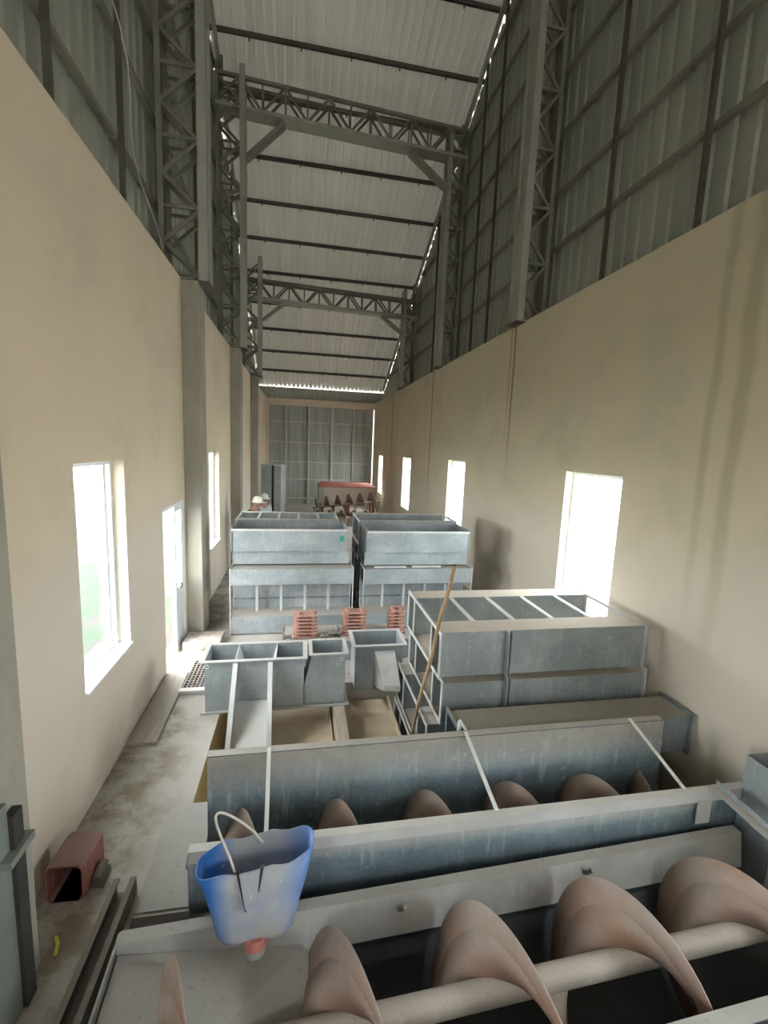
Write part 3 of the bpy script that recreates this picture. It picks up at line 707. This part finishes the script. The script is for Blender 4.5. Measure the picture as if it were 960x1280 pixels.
tag(MB().box(-1.62,-1.10,6.52,6.90,.0,.13).build('concrete_step',M['floor'],None,.01),'low concrete step between the door and the first bare pillar','step')
tag(MB().box(-1.0,-.655,2.70,3.56,.001,.012).build('cover_plate',M['trough_in']),'dusty flat steel plate on the walkway beside the trough end','plate')
# red duct
t=thing('red_duct','short red open ended box duct on the floor by the left wall','duct',(-1.452,2.88,0),(0,0,math.radians(-3)))
prof=lambda w,h,r:[(-w+r,0),(w-r,0),(w,r),(w,h-r),(w-r,h),(-w+r,h),(-w,h-r),(-w,r)]
n=8; v=[]; f=[]
for y in (-.03,.24):
    for pr in (prof(.115,.26,.03),prof(.103,.248,.025)):
        for p in pr: v.append((p[0],y,p[1]+(.006 if pr[0][1]==0 else 0)))
for k in range(8):
    j=(k+1)%8; f+=[(k,j,16+j,16+k),(8+j,8+k,24+k,24+j),(k,8+k,8+j,j),(16+k,16+j,24+j,24+k)]
MB().add(v,f).build('duct_body',M['redbox'],t)
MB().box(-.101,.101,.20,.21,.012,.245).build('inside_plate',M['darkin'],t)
MB().box(.116,.19,.05,.17,.0,.06).tube([(.15,.06,.06),(.15,.16,.10)],.03,12).build('foot_bracket',M['beam'],t)
tag(MB().tube([(-1.40,2.62,.012),(-1.37,2.58,.014),(-1.355,2.52,.012)],.011,8).build('yellow_cord',M['yellow']),'scrap of yellow cord on the floor in front of the red duct','cord')
# channel beam on the walkway edge
t=thing('channel_beam','dusty steel channel beam lying along the pit edge at the lower left','beam',(0,0,0))
b=MB(); b.box(-1.165,-1.03,1.3,2.86,.0,.012).box(-1.165,-1.15,1.3,2.86,.012,.12).box(-1.045,-1.03,1.3,2.86,.012,.12).box(-1.15,-1.13,1.3,2.86,.108,.12).box(-1.065,-1.045,1.3,2.86,.108,.12); b.build('beam_body',M['beam'],t)
# sheet panel in front of the nearest pillar
t=thing('steel_partition','grey green steel partition with dark post in front of the near left pillar','partition',(0,0,0))
MB().box(-1.415,-1.395,1.3,2.28,0,1.2).build('sheet',M['greenpost'],t)
MB().box(-1.415,-1.372,2.28,2.36,0,1.12).build('post',M['blackpost'],t)
MB().box(-1.395,-1.345,2.20,2.40,.90,.94).build('bracket',M['greenpost'],t)

# ---------------------------------------------------------------- far end
t=thing('red_lidded_machine','cream machine body with a dusty red lid at the far end wall','machine',(0,0,0))
b=MB(); b.box(1.0,3.3,19.4,20.6,.62,1.24); b.build('body',M['creamside'],t)
MB().hexa([(.78,19.3,1.24),(3.36,19.3,1.24),(3.36,20.8,1.24),(.78,20.8,1.24)],[(.80,19.33,1.27),(3.34,19.33,1.27),(3.1,20.7,1.36),(1.0,20.7,1.38)]).build('lid',M['redtop'],t)
MB().box(.80,.99,19.4,20.6,.55,1.21).build('end_box',M['chord_steel'],t)
for x in (.9,2.1,3.2):
    for y in (19.5,20.4): MB().box(x-.05,x+.05,y,y+.1,0,.62 if x>1 else .55).build('leg',M['rust'],t)
def farscrew(label,a,b,pitch,R,phase):
    a=Vector(a); b=Vector(b); d=b-a; L=d.length
    t=screw(label,a,(0,-math.asin(d.z/L),math.atan2(d.y,d.x)),L,pitch,R,.05,phase,'brownrust',False); return t
farscrew('rusty screw with wide flights in front of the red lidded machine',(.62,17.5,.62),(3.05,17.5,.90),.44,.40,0)
farscrew('second rusty screw lying lower before the red lidded machine',(.35,16.9,.312),(2.7,16.9,.312),.46,.31,2)
t=thing('screw_rack','low dark rack carrying the rusty screws at the far end','rack',(0,0,0))
for x,zt in ((.555,.555),(3.10,.855)): MB().box(x-.05,x+.05,17.25,17.75,0,.03).box(x-.025,x+.025,17.47,17.53,.03,zt).build('rack_post',M['frame_steel'],t)
for x0,x1,lab,m in ((-1.49,-1.09,'tall narrow duct standing upright at the far left wall','chord_steel'),(-.99,-.57,'tall pale narrow duct standing upright right of its darker twin','galv_pale')):
    t=thing('upright_duct',lab,'duct',(x0,18.0,0)); w=x1-x0
    b=MB(); b.sheet([(.01,.0),(w-.01,.0),(w-.01,.3),(.01,.3),(.01,.012)],'z',0,2.17,.008); b.build('duct_body',M['galv_brown'] if m=='chord_steel' else M['galv_beige'],t)
    f=MB(); f.box(0,w,-.02,0.0,2.14,2.19); f.box(w*.62,w,-.012,-.001,0,2.14) if m=='galv_pale' else f.box(0,.05,-.012,-.001,0,2.14); f.build('seam_strip',M[m],t)
    if m=='galv_pale': MB().box(-.088,-.002,.05,.12,0,2.15).build('gap_shade',M['blackpost'],t)  # black strip painting in the shade of the gap between the ducts

# ---------------------------------------------------------------- two workers with hard hats
def skin_mesh(name, joints, edges, radii, m, parent, root=0, sub=2):
    me=bpy.data.meshes.new(name); me.from_pydata(joints,edges,[]); o=bpy.data.objects.new(name,me); COL.objects.link(o)
    me.materials.append(m); o.parent=parent
    o.modifiers.new('skin','SKIN').use_smooth_shade=True
    if not me.skin_vertices: me.attributes  # layer is made with the modifier below
    sv=me.skin_vertices[0].data if me.skin_vertices else None
    if sv is None:
        bpy.context.view_layer.objects.active=o
        bpy.ops.mesh.customdata_skin_add(); sv=me.skin_vertices[0].data
    for i,r in enumerate(radii): sv[i].radius=(r,r) if not isinstance(r,tuple) else r; sv[i].use_root=(i==root)
    s=o.modifiers.new('smooth','SUBSURF'); s.levels=sub; s.render_levels=sub
    return o
SKIN=simple('brown_skin',(.28,.14,.09),(.34,.18,.12),9,.6)
def person(label,loc,rz,h,shirt,trouser,lean):
    t=thing('person',label,'person',loc,(0,0,rz)); k=h/1.70
    def P(x,y,z):
        if z>.9: y=y-lean*(z-.9)               # bends forward from the hips (person faces -y)
        return (x*k,y*k,z*k)
    J=[P(0,0,.95),P(0,0,1.15),P(0,0,1.36),P(0,-.01,1.47),P(0,-.03,1.58),P(0,-.03,1.65)]
    Ed=[(0,1),(1,2),(2,3),(3,4),(4,5)]; Rr=[(.15,.11),(.135,.10),(.15,.105),.055,(.078,.095),(.06,.075)]
    for s in (-1,1):
        i=len(J); J+=[P(s*.19,0,1.40),P(s*.23,.0,1.12),P(s*.22,-.13,.90),P(s*.21,-.19,.82)]; Ed+=[(2,i),(i,i+1),(i+1,i+2),(i+2,i+3)]; Rr+=[.06,.045,.034,.035]
        i=len(J); J+=[P(s*.10,0,.88),P(s*.10,-.02,.48),P(s*.10,.01,.08),P(s*.10,-.14,.035)]; Ed+=[(0,i),(i,i+1),(i+1,i+2),(i+2,i+3)]; Rr+=[.085,.06,.04,.035]
    body=skin_mesh('body',J,Ed,[tuple(q*k for q in r) if isinstance(r,tuple) else r*k for r in Rr],SKIN,t)
    for s in (-1,1):
        for q in range(5):
            a=P(s*(.185+.013*q),-.20,.80); b=P(s*(.185+.013*q),-.225-.004*(2-abs(q-2)),.755); c=P(s*(.187+.012*q),-.215,.72)
            if q==0 : a=P(s*.175,-.19,.83); b=P(s*.155,-.215,.80); c=P(s*.155,-.225,.765)
            MB().tube([a,b,c],[.010*k,.009*k,.006*k],8).build('thumb' if q==0 else 'finger',SKIN,body)
    # face
    fy=-.03-.093
    MB().tube([P(0,fy+.012,1.615),P(0,fy-.012,1.575)],[.010*k,.017*k],8).build('nose',SKIN,body)
    for s in (-1,1):
        MB().tube([P(s*.032,fy+.004,1.61),P(s*.032,fy-.002,1.61)],.011*k,10).build('eye',M['blackpost'],body)
        MB().tube([P(s*.078,-.03,1.62),P(s*.088,-.02,1.60),P(s*.08,-.02,1.57)],[.012*k,.018*k,.01*k],8).build('ear',SKIN,body)
    MB().tube([P(-.025,fy+.008,1.54),P(0,fy+.002,1.537),P(.025,fy+.008,1.54)],.007*k,8).build('mouth',M['rust'],body)
    J=[P(0,0,.93),P(0,0,1.15),P(0,0,1.37),P(0,-.005,1.43)]; Ed=[(0,1),(1,2),(2,3)]; Rr=[(.17,.13),(.155,.12),(.17,.125),.075]
    for s in (-1,1):
        i=len(J); J+=[P(s*.195,0,1.40),P(s*.235,0,1.12),P(s*.222,-.12,.92)]; Ed+=[(2,i),(i,i+1),(i+1,i+2)]; Rr+=[.075,.06,.05]
    skin_mesh('shirt',J,Ed,[tuple(q*k for q in r) if isinstance(r,tuple) else r*k for r in Rr],shirt,t)
    J=[P(0,0,.96)]; Ed=[]; Rr=[(.16,.125)]
    for s in (-1,1):
        i=len(J); J+=[P(s*.10,0,.86),P(s*.10,-.02,.48),P(s*.10,.01,.10)]; Ed+=[(0,i),(i,i+1),(i+1,i+2)]; Rr+=[.105,.078,.06]
    skin_mesh('trousers',J,Ed,[tuple(q*k for q in r) if isinstance(r,tuple) else r*k for r in Rr],trouser,t)
    hd=P(0,-.03,1.635)
    hat=MB().lathe([(.001,.125*k),(.045*k,.122*k),(.085*k,.10*k),(.112*k,.055*k),(.12*k,.0),(.135*k,-.012*k),(.135*k,-.018*k),(.115*k,-.012*k)],24,hd)
    hat.hexa([(hd[0]-.09*k,hd[1]-.19*k,hd[2]-.022*k),(hd[0]+.09*k,hd[1]-.19*k,hd[2]-.022*k),(hd[0]+.11*k,hd[1]-.06*k,hd[2]-.012*k),(hd[0]-.11*k,hd[1]-.06*k,hd[2]-.012*k)],
             [(hd[0]-.09*k,hd[1]-.19*k,hd[2]-.014*k),(hd[0]+.09*k,hd[1]-.19*k,hd[2]-.014*k),(hd[0]+.11*k,hd[1]-.06*k,hd[2]+.0*k),(hd[0]-.11*k,hd[1]-.06*k,hd[2]+.0*k)])
    hat.build('hard_hat',simple('cream_hard_hat',(.70,.68,.57),(.76,.74,.63),5,.4),t)
    return t
NAVY=simple('navy_cloth',(.02,.022,.04),(.035,.037,.06),12,.9); GREY=simple('pale_grey_blue_cloth',(.36,.40,.42),(.43,.47,.48),12,.9); DK=simple('dark_trouser_cloth',(.04,.04,.045),(.07,.07,.075),12,.9)
person('person in navy shirt and cream hard hat, nearer of the two, bending right',(-1.19,10.8,0),math.radians(70),1.72,NAVY,DK,.30)
person('person in pale grey clothes and cream hard hat standing behind the navy one',(-.93,12.0,0),math.radians(40),1.66,GREY,DK,.0)

# ---------------------------------------------------------------- light
W=bpy.data.worlds.new('overcast_sky'); SC.world=W; W.use_nodes=True
bg=W.node_tree.nodes['Background']; bg.inputs[0].default_value=(.97,.985,1,1); bg.inputs[1].default_value=16.
def portal(loc,rot,sx,sy):
    l=bpy.data.lights.new('daylight_portal','AREA'); l.shape='RECTANGLE'; l.size=sx; l.size_y=sy; l.cycles.is_portal=True
    o=bpy.data.objects.new('daylight_portal',l); COL.objects.link(o); o.location=loc; o.rotation_euler=rot
for h in LW+[LD]: portal((XL-TH-.03,(h[0]+h[1])/2,(h[2]+h[3])/2),(0,-PI/2,0),h[3]-h[2],h[1]-h[0])
for h in RW: portal((XR+THR+.03,(h[0]+h[1])/2,(h[2]+h[3])/2),(0,PI/2,0),h[3]-h[2],h[1]-h[0])
portal(((CL+CR)/2,YR-.4,7.35),(PI/2,0,PI),6.2,.5)
# ---------------------------------------------------------------- camera
yaw,pit,rol,F=0.18714973,-0.14114833,0.04109196,564.1373
cy,sy,cp,sp,cr,sr=math.cos(yaw),math.sin(yaw),math.cos(pit),math.sin(pit),math.cos(rol),math.sin(rol)
fw=Vector((sy*cp,cy*cp,sp)); rt=Vector((cy,-sy,0)); up=rt.cross(fw)
r2=rt*cr+up*sr; u2=up*cr-rt*sr
cam=bpy.data.cameras.new('camera'); co=bpy.data.objects.new('camera',cam); COL.objects.link(co); SC.camera=co
mt=Matrix((r2,u2,-fw)).transposed().to_4x4(); mt.translation=Vector((0,0,3.0)); co.matrix_world=mt
cam.sensor_fit='VERTICAL'; cam.sensor_height=36; cam.lens=F/1280*36; cam.clip_start=.05; cam.clip_end=300
SC.view_settings.view_transform='Standard'; SC.view_settings.look='None'; SC.view_settings.gamma=1; SC.view_settings.exposure=0.68
SC.view_settings.use_curve_mapping=False
SC.cycles.use_denoising=True; SC.cycles.max_bounces=14; SC.cycles.diffuse_bounces=10; SC.cycles.transparent_max_bounces=12
